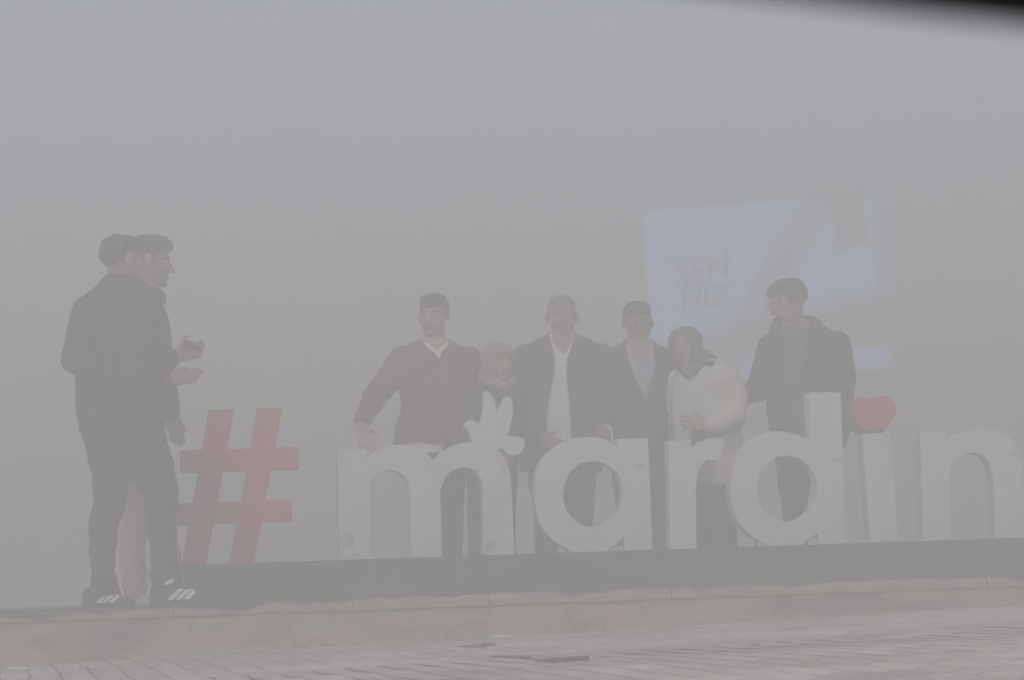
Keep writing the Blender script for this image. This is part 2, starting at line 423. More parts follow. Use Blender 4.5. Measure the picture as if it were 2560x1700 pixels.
m_out = [(70, 580, 1), (295, 574, 1), (303, 640, 1), (335, 628), (385, 588), (450, 560), (540, 543), (620, 543), (700, 560), (760, 595), (800, 635), (830, 668, 1),
         (860, 630), (905, 588), (965, 553), (1040, 528), (1120, 518), (1200, 523), (1270, 541), (1330, 580), (1390, 652), (1425, 755), (1440, 900), (1460, 1386, 1),
         (1222, 1392, 1), (1216, 920), (1195, 800), (1145, 737), (1060, 717), (970, 745), (920, 800), (890, 870), (883, 960), (896, 1403, 1),
         (657, 1414, 1), (648, 1100), (640, 890), (610, 805), (548, 752), (480, 736), (410, 756), (352, 805), (328, 880), (335, 1426, 1), (93, 1437, 1)]
letter('letter_m', [z2(m_out)], M['letter'], 'big white letter m with a dove cutout on its right arch')
a_out = [(700, 180), (530, 205), (400, 270), (280, 370), (210, 480), (170, 600), (157, 750), (165, 900), (195, 1030), (250, 1150), (330, 1240), (430, 1310),
         (560, 1365), (700, 1383), (830, 1372), (950, 1330), (1035, 1272), (1103, 1215, 1), (1106, 1336, 1), (1345, 1336, 1), (1345, 1358, 1), (1408, 1357, 1), (1352, 187, 1), (1030, 203, 1), (1033, 290, 1),
         (985, 258), (930, 225), (830, 190)]
a_in = [(455, 780), (470, 680), (510, 590), (570, 510), (660, 455), (770, 438), (880, 455), (970, 505), (1030, 560), (1070, 640), (1090, 740), (1090, 830), (1065, 920),
        (1020, 990), (960, 1045), (880, 1095), (780, 1117), (680, 1105), (600, 1060), (530, 1000), (480, 910), (458, 830)]
la = letter('letter_a', [z3(a_out), z3(a_in)], M['letter'], 'big round white letter a standing between the letters m and r', rough=0.003)
r_out = [(1577, 222, 1), (1815, 210, 1), (1822, 335, 1), (1860, 268), (1930, 225), (2000, 205), (2090, 186, 1), (2168, 214, 1), (2140, 330, 1), (2106, 437, 1), (2060, 427), (2005, 427),
         (1950, 450), (1912, 488), (1888, 540), (1870, 620), (1862, 760), (1868, 1000), (1872, 1310, 1), (1852, 1336, 1), (1600, 1332, 1), (1588, 1290, 1)]
letter('letter_r', [z3(r_out)], M['letter'], 'big white letter r with ragged worn edges in front of the woman in cream', rough=0.006)
d_out = [(880, 512, 1), (820, 475), (740, 445), (650, 425), (560, 422), (480, 435), (400, 470), (320, 530), (250, 600), (205, 690), (178, 800), (165, 920), (172, 1040), (200, 1150),
         (250, 1240), (320, 1320), (400, 1375), (500, 1415), (610, 1433), (720, 1420), (800, 1400), (880, 1360), (944, 1315, 1), (952, 1404, 1), (1190, 1404, 1), (1175, 900, 1),
         (1145, 76, 1), (1060, 70, 1), (1000, 78, 1), (930, 70, 1), (860, 80, 1)]
d_in = [(665 + 270 * math.cos(k * math.pi / 12), 928 - 291 * math.sin(k * math.pi / 12)) for k in range(24)]
ld = letter('letter_d', [z4(d_out), z4(d_in)], M['letter'], 'tall white letter d with chipped paint near the top of its stem', rough=0.003)
letter('letter_i', [z5([(340, 443, 1), (592, 433, 1), (662, 1394, 1), (412, 1402, 1)])], M['letter'], 'plain white upright stem of the letter i below the red heart')
n_out = [(855, 435, 1), (1085, 425, 1), (1098, 515, 1), (1190, 452), (1280, 415), (1380, 400), (1480, 405), (1580, 430), (1660, 475), (1715, 545), (1752, 650), (1768, 800), (1786, 1380, 1),
         (1532, 1382, 1), (1512, 920), (1490, 775), (1455, 680), (1400, 630), (1335, 612), (1265, 618), (1200, 648), (1145, 705), (1113, 790), (1132, 1391, 1), (885, 1399, 1)]
letter('letter_n', [z5(n_out)], M['letter'], 'white letter n at the right end of the plinth, cut by the frame')
dove = [(1075, 396, 1), (1085, 372), (1102, 350), (1140, 343), (1172, 360), (1195, 387, 1), (1215, 310), (1228, 220), (1231, 160), (1228, 120, 1), (1250, 115), (1290, 145), (1315, 195), (1326, 250), (1335, 292, 1),
        (1360, 235), (1385, 180), (1412, 157), (1442, 172), (1458, 230), (1455, 300), (1440, 380), (1415, 466, 1), (1470, 472), (1530, 485), (1550, 512), (1545, 560), (1510, 605), (1460, 620), (1418, 610), (1390, 580), (1372, 555, 1), (1331, 577, 1),
        (1270, 538), (1200, 520), (1141, 514, 1), (1118, 450), (1105, 402, 1)]
letter('dove_cutout', [z2(dove)], M['letter'], 'white dove cutout with raised wings perched on the letter m', 'dove figure', snap=False, th=0.05, y0=0.03)
heart = [(1238, 225), (1250, 175), (1285, 133), (1332, 121), (1385, 133), (1424, 157, 1), (1462, 120), (1520, 107), (1582, 125), (1630, 168), (1646, 215), (1637, 268), (1604, 322), (1556, 393, 1), (1545, 397, 1), (1350, 402, 1), (1335, 388, 1), (1290, 335), (1252, 280)]
h_root_u, h_root_z = suz(*z4([(1435, 440)])[0])
hr = empty('heart_sign', Vector((S0.x, S0.y, ZPED + h_root_z)) + U * h_root_u, PHI)
tag(hr, 'red heart standing as the dot on top of the letter i', 'heart sign')
def sub_plate(name, pts, y0, y1, m, parent, du=0.0, dz=0.0, sub=5):
    q = smooth_loop([suz(*p[:2]) + tuple(p[2:]) for p in z4(pts)], sub)
    bm = bmesh.new(); plate(bm, [[(u - h_root_u + du, z - h_root_z + dz) for u, z in q]], y0, y1)
    return obj(name, bm, m, parent)
sub_plate('heart_face', heart, 0.0, 0.03, M['red'], hr)
rim = [(1228, 225), (1245, 175), (1283, 138), (1332, 127), (1385, 140), (1424, 172, 1), (1462, 128), (1520, 114), (1582, 130), (1634, 170), (1651, 215), (1640, 270), (1608, 326), (1536, 436, 1), (1330, 442, 1), (1262, 385, 1), (1232, 300)]
sub_plate('heart_rim', rim, 0.031, 0.09, M['darkred'], hr)  # shade on the heart's sides is put into this darker red

# plinth under the letters
ul = suz(394, 1415)[0]
pl = empty('sign_plinth', Vector((S0.x, S0.y, ZP)) + U * 2.0, PHI)
tag(pl, 'long low dark grey plinth carrying the hash symbol and the letters', 'plinth')
bm = bmesh.new(); box(bm, ul - 2.0, 5.2, -0.03, 0.26, 0.0, ZPED - ZP - 0.03); o = obj('plinth_body', bm, M['ped'], pl)
bm = bmesh.new(); box(bm, ul - 2.0 - 0.004, 5.2, -0.036, 0.266, ZPED - ZP - 0.029, ZPED - ZP); o = obj('plinth_top', bm, M['ped'], pl)
bv = o.modifiers.new('edge', 'BEVEL'); bv.width = 0.004; bv.segments = 2
bm = bmesh.new(); box(bm, ul - 2.0 - 0.045, ul - 2.0 - 0.005, 0.02, 0.1, 0.12, 0.175); obj('end_bracket', bm, M['beige'], pl)
# small support blocks under the round letters
def foot(lo, conv, x0, x1, ytop, setback=0.02):
    (ua, za), (ub, zb) = suz(*conv([(x0, ytop)])[0]), suz(*conv([(x1, ytop)])[0])
    u0 = (lo.location - Vector((S0.x, S0.y, ZPED))).dot(U)
    b = bmesh.new(); box(b, ua - u0, ub - u0, setback, TH - 0.01, 0.0005, max(za, zb)); obj('support_block', b, M['letter'], lo)
foot(la, z3, 957, 1092, 1335); foot(ld, z4, 862, 990, 1385); foot(ld, z4, 412, 520, 1402)

# ------------------------------------------------------------------ lit screen far behind
def screen():
    A, B, C_, D_ = onY(1602, 523, 22.4), onY(2200, 466, 21.5), onY(2233, 919, 21.5), onY(1639, 963, 22.4)
    base = (C_ + D_) / 2; root = empty('lit_screen', Vector((base.x, base.y, ZP)))
    tag(root, 'large glowing pale blue screen with faint writing, hazy behind the people', 'screen')
    ux = (B - A).normalized(); nn = (B - A).cross(D_ - A).normalized()
    if nn.y > 0: nn = -nn                                  # towards the camera
    loc = root.location
    me = bpy.data.meshes.new('display'); me.from_pydata([p - loc for p in (A, B, C_, D_)], [], [(0, 1, 2, 3)])
    uv = me.uv_layers.new(name='UVMap')
    for i, c_ in enumerate(((0, 1), (1, 1), (1, 0), (0, 0))): uv.data[i].uv = c_
    m = bpy.data.materials.new('glowing_picture'); m.use_nodes = True
    t = m.node_tree; n = t.nodes; l = t.links; n.clear()
    out = n.new('ShaderNodeOutputMaterial'); em = n.new('ShaderNodeEmission'); l.new(em.outputs[0], out.inputs[0])
    tx = n.new('ShaderNodeUVMap'); sp = n.new('ShaderNodeSeparateXYZ')
    nz = n.new('ShaderNodeTexNoise'); nz.inputs['Scale'].default_value = 6; nz.inputs['Detail'].default_value = 5
    l.new(tx.outputs[0], nz.inputs['Vector'])
    ad = n.new('ShaderNodeVectorMath'); ad.operation = 'MULTIPLY_ADD'; ad.inputs[1].default_value = (0.06, 0.06, 0)
    l.new(nz.outputs['Color'], ad.inputs[0]); l.new(tx.outputs[0], ad.inputs[2]); l.new(ad.outputs[0], sp.inputs[0])
    def math_(op, a, b):
        k = n.new('ShaderNodeMath'); k.operation = op
        for i, v in enumerate((a, b)):
            if isinstance(v, (int, float)): k.inputs[i].default_value = v
            else: l.new(v, k.inputs[i])
        return k.outputs[0]
    def step(v, a, b):
        k = n.new('ShaderNodeMapRange'); k.interpolation_type = 'SMOOTHSTEP'
        k.inputs['From Min'].default_value = a; k.inputs['From Max'].default_value = b
        l.new(v, k.inputs['Value']); return k.outputs['Result']
    x, y = sp.outputs[0], sp.outputs[1]
    col = None
    def mix(fac, c2):
        nonlocal col
        k = n.new('ShaderNodeMix'); k.data_type = 'RGBA'; l.new(fac, k.inputs['Factor'])
        if isinstance(col, tuple): k.inputs['A'].default_value = (*col, 1)
        else: l.new(col, k.inputs['A'])
        k.inputs['B'].default_value = (*c2, 1); col = k.outputs['Result']
    col = (0.38, 0.64, 1.05)
    # slanted post: its middle runs from the top edge at u .76 down to the middle at u .52
    mid = math_('ADD', math_('MULTIPLY', y, 0.50), 0.285)
    dist = math_('ABSOLUTE', math_('SUBTRACT', x, mid), 0)
    mix(math_('MULTIPLY', step(dist, 0.11, 0.05), 0.85), (0.33, 0.36, 0.46))
    # grey building in the upper right, hill along the bottom
    mix(math_('MULTIPLY', step(x, 0.80, 0.84), math_('MULTIPLY', step(y, 0.66, 0.74), step(x, 0.985, 0.955))), (0.30, 0.295, 0.33))
    hill = math_('SUBTRACT', y, math_('ADD', 0.36, math_('MULTIPLY', math_('SUBTRACT', x, 0.5), 0.22)))
    mix(math_('MULTIPLY', step(hill, 0.06, -0.08), step(y, 0.13, 0.17)), (0.29, 0.31, 0.35))
    mix(math_('MULTIPLY', step(hill, -0.02, -0.10), math_('MULTIPLY', step(y, 0.13, 0.17), step(x, 0.3, 0.5))), (0.275, 0.285, 0.30))
    for a_, p_, q_ in ((x, 0.045, 0.0), (x, 0.965, 1.03), (y, 0.10, 0.0), (y, 0.985, 1.03)):
        mix(math_('MULTIPLY', step(a_, p_, q_), 0.75), (0.285, 0.30, 0.34))  # borders blend to the fog's tone: haze put into the picture
    l.new(col, em.inputs['Color']); em.inputs['Strength'].default_value = 1.0
    link('display', me, m, root)
    # casing behind the display
    bmc = bmesh.new(); ctr = (A + B + C_ + D_) / 4; q = [(p - ctr) * 0.96 + ctr - loc for p in (A, B, C_, D_)]
    f = [bmc.verts.new(p - nn * 0.006) for p in q]; b = [bmc.verts.new(p - nn * 0.12) for p in q]
    bmc.faces.new(f); bmc.faces.new(b[::-1])
    for i in range(4): bmc.faces.new((f[i], f[(i + 1) % 4], b[(i + 1) % 4], b[i]))
    obj('casing', bmc, M['earth'], root)
    for s in (0.22, 0.70):
        top = D_.lerp(C_, s) - nn * 0.06; bmc = bmesh.new()
        tube(bmc, [top - loc + Vector((0, 0, 0.05)), Vector((top.x, top.y, -0.75)) - loc], [0.035, 0.035])
        obj('post', bmc, M['metal'], root)
    # writing on the display
    emt = bpy.data.materials.new('lettering_glow'); emt.use_nodes = True
    nn_ = emt.node_tree.nodes; nn_.clear(); e = nn_.new('ShaderNodeEmission'); oo = nn_.new('ShaderNodeOutputMaterial')
    e.inputs[0].default_value = (0.24, 0.30, 0.45, 1); emt.node_tree.links.new(e.outputs[0], oo.inputs[0])
    ems = bpy.data.materials.new('script_glow'); ems.use_nodes = True
    nn_ = ems.node_tree.nodes; nn_.clear(); e = nn_.new('ShaderNodeEmission'); oo = nn_.new('ShaderNodeOutputMaterial')
    e.inputs[0].default_value = (0.42, 0.38, 0.58, 1); ems.node_tree.links.new(e.outputs[0], oo.inputs[0])
    def spt(px, py):
        r = ray(px, py); return EYE + r * ((A - EYE).dot(nn) / r.dot(nn)) + nn * 0.006
    def word(txt, p_left, p_right, hpx):
        cu = bpy.data.curves.new('lettering', 'FONT'); cu.body = txt; cu.size = 1; cu.extrude = 0.001; cu.offset = 0.02
        to = bpy.data.objects.new('tmp', cu); COL.objects.link(to)
        dg = bpy.context.evaluated_depsgraph_get(); dg.update()
        me = bpy.data.meshes.new_from_object(to.evaluated_get(dg)); bpy.data.objects.remove(to)
        xs = [v.co.x for v in me.vertices]; ys = [v.co.y for v in me.vertices]
        x0, x1, y0, y1 = min(xs), max(xs), min(ys), max(ys)
        a, b_ = spt(*p_left), spt(*p_right); d = b_ - a; upv = (spt(p_left[0], p_left[1] - hpx) - a)
        for v in me.vertices:
            v.co = a + d * ((v.co.x - x0) / (x1 - x0)) + upv * ((v.co.y - y0) / (y1 - y0)) + nn * v.co.z - loc
        link('lettering', me, emt, root)
    word('SEN', (1694, 728), (1822, 694), 68)
    word('HIZ', (1706, 780), (1828, 760), 52)
    # the script line above is too faint to read: a running hand of loops
    bmc = bmesh.new(); pts = []
    for i in range(90):
        t_ = i / 89; px = 1650 + 185 * t_; base_y = 655 - 55 * t_
        pts.append(spt(px + 7 * math.sin(t_ * 50), base_y - 16 * (math.sin(t_ * 44) + 0.6 * math.sin(t_ * 17)) * (1 if t_ > .1 else 1.6)) - loc)
    for a, b_ in zip(pts, pts[1:]): tube(bmc, [a, b_], [0.010, 0.010], 6)
    obj('script_line', bmc, ems, root)
screen()

# ------------------------------------------------------------------ people
def yawm(y, p=0.0, r=0.0):
    return Matrix.Rotation(R(y), 3, 'Z') @ Matrix.Rotation(R(p), 3, 'X') @ Matrix.Rotation(R(r), 3, 'Y')
def head_shapes(bm, c, h, rot, female=False):
    s = h / 0.236
    def E(x, y, z, rx, ry, rz, rr=None):
        q = rot @ rr if rr is not None else rot
        ellipsoid(bm, c + rot @ Vector((x, y, z)) * s, (rx * s, ry * s, rz * s), q, 20)
    E(0, .014, .032, .0775, .096, .086)
    E(0, -.018, -.03, .067, .074, .082)
    E(0, -.012, -.062, .060, .062, .045)           # jaw
    E(0, -.066, -.094, .024, .022, .020)           # chin
    E(0, -.062, .022, .056, .026, .016)            # brow
    for sx in (-1, 1):
        E(sx * .040, -.056, -.026, .026, .026, .024)   # cheek
        E(sx * .081, .004, -.004, .009, .018, .029, Matrix.Rotation(R(26 * sx), 3, 'Z'))   # ear
        E(sx * .012, -.090, -.034, .009, .010, .008)   # nostril wing
    tube(bm, [c + rot @ Vector((0, -.080, .012)) * s, c + rot @ Vector((0, -.096, -.010)) * s, c + rot @ Vector((0, -.105, -.030)) * s], [.009 * s, .010 * s, .012 * s], 12)
    E(0, -.080, -.058, .024, .012, .006); E(0, -.079, -.069, .021, .012, .007)   # lips
def face_parts(root, c, h, rot, brow=None):
    s = h / 0.236; loc = root.location
    for sx in (-1, 1):
        b = bmesh.new(); p = c + rot @ Vector((sx * .031, -.0735, .002)) * s
        ellipsoid(b, p - loc, (.0145 * s, .008 * s, .0075 * s), rot, 14); obj('eye', b, M['eyewhite'], root, True)
        b = bmesh.new(); p = c + rot @ Vector((sx * .031, -.0805, .002)) * s
        ellipsoid(b, p - loc, (.006 * s, .003 * s, .006 * s), rot, 12); obj('iris', b, M['hair'], root, True)
        b = bmesh.new()
        tube(b, [c + rot @ Vector((sx * a, y, z)) * s - loc for a, y, z in ((.014, -.087, .021), (.032, -.085, .027), (.05, -.074, .021))], [.0035 * s, .0045 * s, .003 * s], 8)
        obj('eyebrow', b, brow or M['hair'], root, True)
    b = bmesh.new(); ellipsoid(b, c + rot @ Vector((0, -.0905, -.0635)) * s - loc, (.022 * s, .004 * s, .0055 * s), rot, 14); obj('lips', b, M['lip'], root, True)
def hair_shapes(bm, c, h, rot, kind):
    s = h / 0.236
    def E(x, y, z, rx, ry, rz):
        ellipsoid(bm, c + rot @ Vector((x, y, z)) * s, (rx * s, ry * s, rz * s), rot, 20)
    if kind == 'bald':
        E(0, .012, .066, .075, .089, .055); E(0, .036, .046, .078, .083, .066); E(0, .052, .014, .068, .066, .060)
        for sx in (-1, 1): E(sx * .058, .03, .036, .019, .042, .034)
        return
    E(0, .015, .058, .081, .100, .067); E(0, .038, .026, .078, .080, .066)
    for sx in (-1, 1):
        E(sx * .058, .026, .044, .0205, .05, .040); E(sx * .068, -.014, .020, .008, .014, .026)
    if kind == 'quiff':
        E(0, -.062, .090, .052, .034, .026); E(0, -.080, .080, .038, .022, .026); E(0, -.02, .098, .058, .065, .030)
    if kind == 'fringe':
        E(0, -.066, .074, .058, .032, .032); E(0, -.083, .064, .036, .020, .022); E(0, -.01, .092, .064, .075, .038)
    if kind == 'flat':
        E(0, -.035, .088, .070, .052, .032); E(0, .01, .098, .064, .07, .028)
    if kind == 'bowl':
        E(0, -.03, .070, .074, .058, .042); E(0, .0, .098, .060, .07, .028)
def hand_shapes(bm, w, d, side, s=1.0, curl=(20, 24, 28, 34), thumb=40, spread=6):
    """w wrist point, d direction of the fingers, side the direction the thumb leaves"""
    d = d.normalized(); side = (side - d * side.dot(d)).normalized(); nrm = d.cross(side).normalized()
    rot = Matrix((side, d, nrm)).transposed()
    ellipsoid(bm, w + d * .048 * s, (.040 * s, .052 * s, .016 * s), rot, 16)
    ellipsoid(bm, w + d * .030 * s + side * .018 * s, (.020 * s, .034 * s, .017 * s), rot, 12)
    tube(bm, [w - d * .03 * s, w + d * .02 * s], [.026 * s, .027 * s], 12)
    for k, (off, ln) in enumerate(((.028, .074), (.010, .082), (-.009, .076), (-.027, .060))):
        base = w + d * (.088 - .004 * abs(k - 1)) * s + side * off * s
        ang = R(spread * (1.3 - k)); cur = base; a = 0.0; pts = [base - d * .02 * s]; pts.append(cur)
        for seg, fr in enumerate((.45, .30, .25)):
            a += R(curl[k]) * (0.6 if seg == 0 else 1.0)
            dirv = (d * math.cos(ang) + side * math.sin(ang)) * math.cos(a) + nrm * math.sin(a)
            cur = cur + dirv * ln * fr * s; pts.append(cur)
        tube(bm, pts, [.0095 * s, .0095 * s, .0088 * s, .0082 * s, .0072 * s], 10)
    b0 = w + d * .022 * s + side * .026 * s; td = (d * math.cos(R(thumb)) + side * math.sin(R(thumb)) + nrm * .25).normalized()
    b1 = b0 + td * .038 * s; td2 = (td + d * .35).normalized(); b2 = b1 + td2 * .030 * s
    tube(bm, [b0, b1, b2], [.0125 * s, .0105 * s, .0085 * s], 10)

class Person:
    def __init__(self, label, D, px, group=None):
        self.D = D
        g = onY(px, 1458, D); self.root = empty('person', Vector((g.x, D, ZP))); tag(self.root, label, 'person', group)
        self.body = bmesh.new()
    def P(self, px, py, dy=0.0): return onY(px, py, self.D + dy)
    def fy(self, px, z=0.0):
        p = onY(px, 1458, self.D); return proj(Vector((p.x, self.D, ZP + z)))[1]
    def rings(self, rows, shrink=0.0, e=2.4, k=1.0):
        out = []
        for r in rows:
            py, xl, xr, b = r[:4]; dy = r[4] if len(r) > 4 else 0.0
            a0, a1 = self.P(xl, py, dy), self.P(xr, py, dy); c = (a0 + a1) / 2
            a = max(0.01, (a1.x - a0.x) / 2 * k - shrink); b = max(0.01, b * k - shrink); ring = []
            for i in range(36):
                th = 2 * math.pi * i / 36; cx, sx = math.cos(th), math.sin(th)
                f = lambda v: math.copysign(abs(v) ** (2 / e), v)
                ring.append(Vector((c.x + a * f(cx), c.y + b * f(sx), c.z + (a1.z - a0.z) / 2 * f(cx))))
            out.append(ring)
        return out
    def chain(self, pts): return [self.P(p[0], p[1], p[2]) for p in pts], [p[3] for p in pts]
    def local(self, me):
        me.transform(Matrix.Translation(-self.root.location)); return me
    def part(self, name, bm, m, voxel=0.008, smooth=5, disp=0.0, dsize=0.07, opening=None, back=0.0, thick=0.0, label=None):
        me = remesh(bm, voxel, smooth, disp, dsize)
        if opening:
            for op in (opening if isinstance(opening[0][0], (tuple, list)) else [opening]): cut_open(me, op, self.D + back)
        o = link(name, self.local(me), m, self.root)
        if thick: thicken(o, thick)
        if label: o['label'] = label
        return o
    def head(self, px, py, hpx, yaw, pitch=0, roll=0, dy=0.0, hair='flat', hmat='hair', neck=None, face=True, nr=0.056):
        c = self.P(px, py, dy); h = hpx / FPX * self.D; rot = yawm(yaw, pitch, roll)
        self.hc, self.hh, self.hrot = c, h, rot
        head_shapes(self.body, c, h, rot)
        nb = self.P(*neck); tube(self.body, [c + rot @ Vector((0, .018, -.03)) * (h / .236), nb.lerp(c, .35), nb], [nr, nr, nr * 1.15], 16)
        if hair:
            b = bmesh.new(); hair_shapes(b, c, h, rot, hair)
            self.part('hair', b, M[hmat], 0.005, 2, 0.012, 0.02)
        if face: face_parts(self.root, c, h, rot, M[hmat] if hmat else None)
    def hand(self, w, tip, side, dyw=0.0, dyt=0.0, **kw):
        a, b = self.P(*w, dyw), self.P(*tip, dyt); s_ = self.P(*side, dyw)
        hand_shapes(self.body, a, b - a, s_ - a, **kw)
    def limb(self, pts, k=0.72):
        p, r = self.chain(pts); tube(self.body, p, [x * k for x in r], 14)
    def finish(self, skin='skin'):
        me = remesh(self.body, 0.005, 2)
        link('body', self.local(me), M[skin], self.root)
    def shoes(self, spots, m='sole'):
        for px, dyy, ang in spots:
            self.shoe(self.P(px, 1458, dyy).x, self.D + dyy, ang, m)
    def shoe(self, x, y, ang, m, L=0.285, stripes=False, hk=1.0, wk=1.0):
        d = Vector((math.sin(R(ang)), -math.cos(R(ang)), 0)); s = Vector((d.y, -d.x, 0)) * -1
        loc = Vector((x, y, ZP))
        st = [(0.0, .026, .070), (.05, .036, .090), (.14, .040, .098), (.25, .041, .096), (.36, .042, .082), (.5, .047, .068), (.66, .051, .056), (.8, .049, .047), (.92, .038, .040), (.985, .018, .030)]
        rings = []
        def half(t, z):
            for (t0, w0, h0), (t1, w1, h1) in zip(st, st[1:]):
                if t0 <= t <= t1:
                    f = (t - t0) / (t1 - t0); w = (w0 + (w1 - w0) * f) * wk; h = (h0 + (h1 - h0) * f) * hk
                    q = min(1, max(0, z / h)); return w * (1 - q ** 2.6) ** 0.45 if q > .25 else w, h
            return 0.02, 0.03
        for t, w, h in st:
            w *= wk; h *= hk; ring = []
            for i in range(24):
                th = 2 * math.pi * i / 24; cx, sx = math.cos(th), math.sin(th)
                z = max(0, sx) ** 0.8 * h if sx > 0 else 0.0
                ring.append(loc + d * (t * L - .07) + s * (w * math.copysign(abs(cx) ** .7, cx)) + Vector((0, 0, max(0.002, z + .012 * 0))))
            rings.append(ring)
        bm = bmesh.new(); loft(bm, rings)
        o = link('shoe', self.local(remesh(bm, 0.006, 3)), m, self.root)
        if stripes:
            cam_s = -1 if s.y > 0 else 1
            for k in range(3):
                bm = bmesh.new(); t0 = .30 + k * .13; prev = None
                for j in range(9):
                    q = j / 8; z = (.018 + .050 * q) * hk; row = []
                    for tt in (t0 + q * .20, t0 + q * .20 + .085):
                        w, h = half(tt, z); zz = min(z, h * .93); w, h = half(tt, zz)
                        row.append(bm.verts.new(loc + d * (tt * L - .07) + s * cam_s * (w + .004) + Vector((0, 0, zz + .002)) - self.root.location))
                    if prev: bm.faces.new((prev[0], prev[1], row[1], row[0]))
                    prev = row
                so_ = obj('stripe', bm, M['stripe'], o); thicken(so_, 0.006)
        return o

def sleeve(bm, person, pts):
    p, r = person.chain(pts); tube(bm, p, r, 16)
GRP = 'people posing behind the letters'

# ---- man in dark clothes at the left, seen from behind, holding a phone
A_ = Person('tall person in all dark clothes and striped sneakers holding up a phone, nearest the camera', 11.35, 330)
P = A_
torso = [(686, 266, 346, .07, .02), (704, 250, 362, .09, .02), (722, 234, 378, .11, .01), (742, 212, 388, .13), (765, 200, 393, .145), (805, 194, 398, .155), (856, 191, 404, .16), (904, 190, 410, .16),
         (970, 189, 414, .16), (1007, 191, 415, .16), (1054, 195, 414, .16)]
rarm = [(222, 782, -.07, .082), (203, 840, -.13, .074), (186, 902, -.17, .064), (290, 935, -.27, .058), (400, 915, -.30, .050), (432, 893, -.30, .042)]
larm = [(375, 785, .12, .075), (395, 870, .10, .065), (392, 945, .02, .058), (415, 948, -.10, .042)]
b = bmesh.new(); loft(b, P.rings(torso)); sleeve(b, P, rarm); sleeve(b, P, larm)
P.part('jacket', b, M['black'], 0.008, 4, 0.016, 0.09)
hip = [(1040, 200, 410, .14), (1075, 201, 411, .14), (1110, 213, 418, .14), (1150, 224, 430, .135), (1200, 233, 436, .12)]
legL = [(1120, 215, 330, .11), (1193, 231, 325, .10), (1246, 237, 313, .085), (1275, 233, 309, .08), (1307, 222, 298, .08), (1336, 221, 292, .078), (1393, 226, 287, .07), (1429, 230, 285, .066), (1464, 229, 297, .068), (1488, 228, 303, .07)]
legR = [(1110, 325, 418, .11), (1186, 331, 437, .10), (1229, 350, 446, .09), (1257, 366, 446, .085), (1279, 367, 439, .08), (1332, 367, 439, .078), (1371, 375, 442, .07), (1411, 379, 446, .068), (1439, 379, 452, .07), (1466, 380, 453, .07)]
legR = [(*r, -.10 + 0.0) for r in legR]
b = bmesh.new(); loft(b, P.rings(hip)); loft(b, P.rings(legL)); loft(b, P.rings(legR))
P.part('trousers', b, M['trouser'], 0.008, 4, 0.022, 0.06)
loft(P.body, P.rings(torso, k=.8)); P.limb(rarm); P.limb(larm); loft(P.body, P.rings(hip, k=.8)); loft(P.body, P.rings(legL, k=.7)); loft(P.body, P.rings(legR, k=.7))
P.head(306, 653, 126, 128, 4, 0, hair='bowl', neck=(302, 722, .02), face=True)
P.hand((441, 888), (500, 876), (455, 855), -.30, -.31, curl=(28, 32, 36, 40), thumb=55)
P.hand((422, 948), (478, 941), (440, 930), -.10, -.12, curl=(6, 6, 8, 10), thumb=15, spread=1)
P.finish('skin_dark')
P.shoe(P.P(244, 1458).x, P.D, 78, M['sole'], 0.255, True)
P.shoe(P.P(412, 1458, -.1).x, P.D - .10, 84, M['sole'], 0.30, True, 1.15)
b = bmesh.new(); ellipsoid(b, P.P(423, 1456, -.163), (.028, .016, .013), Matrix.Rotation(R(-24), 3, 'Y')); P.part('sock', b, M['stripe'], 0.005, 2)
# the phone in the hand
ph = P.P(484, 865, -.32); pr = empty('phone', ph, R(8)); tag(pr, 'dark phone held up in the hand of the tall person in dark clothes', 'phone')
b = bmesh.new(); box(b, -.042, .042, -.03, .03, -.004, .004); o = obj('phone_body', b, M['phone'], pr)
b = bmesh.new(); box(b, -.038, .038, -.026, .026, .0045, .0055); obj('phone_screen', b, M['metal'], pr); pr.rotation_euler = (R(38), R(14), R(8))

# ---- man beside him, beige trousers
B_ = Person('person with dark quiff and beige trousers half hidden beside the one holding a phone', 11.9, 365)
P = B_
torso = [(722, 352, 403, .07), (735, 345, 414, .085), (750, 335, 415, .10), (775, 330, 404, .13), (797, 325, 399, .15), (830, 320, 408, .16), (870, 318, 416, .16), (940, 318, 419, .16), (1000, 318, 420, .16), (1050, 318, 414, .16)]
narm = [(385, 800, -.14, .075), (398, 880, -.16, .066), (410, 950, -.17, .058), (428, 1032, -.20, .046)]
farm = [(350, 800, .14, .075), (350, 900, .16, .066), (370, 1000, .14, .05)]
b = bmesh.new(); loft(b, P.rings(torso)); sleeve(b, P, narm); sleeve(b, P, farm)
P.part('jacket', b, M['black'], 0.008, 4, 0.014, 0.09)
hip = [(1035, 318, 416, .14), (1080, 314, 410, .14), (1150, 312, 412, .13), (1210, 312, 420, .12)]
legL = [(1150, 310, 372, .10), (1250, 306, 372, .09), (1330, 302, 366, .085), (1393, 302, 361, .08), (1440, 304, 364, .08), (1470, 307, 368, .085), (1494, 314, 360, .085)]
legR = [(1150, 365, 425, .10, .1), (1250, 370, 436, .09, .1), (1330, 374, 442, .085, .1), (1393, 384, 450, .08, .1), (1430, 390, 457, .08, .1), (1450, 394, 461, .08, .1), (1490, 396, 452, .07, .1)]
b = bmesh.new(); loft(b, P.rings(hip)); loft(b, P.rings(legL)); loft(b, P.rings(legR))
P.part('trousers', b, M['beige'], 0.008, 3, 0.026, 0.06)
loft(P.body, P.rings(torso, k=.8)); P.limb(narm); P.limb(farm); loft(P.body, P.rings(hip, k=.8)); loft(P.body, P.rings(legL, k=.7)); loft(P.body, P.rings(legR, k=.7))
P.head(374, 655, 130, 98, 6, 0, hair='quiff', neck=(362, 725, .0))
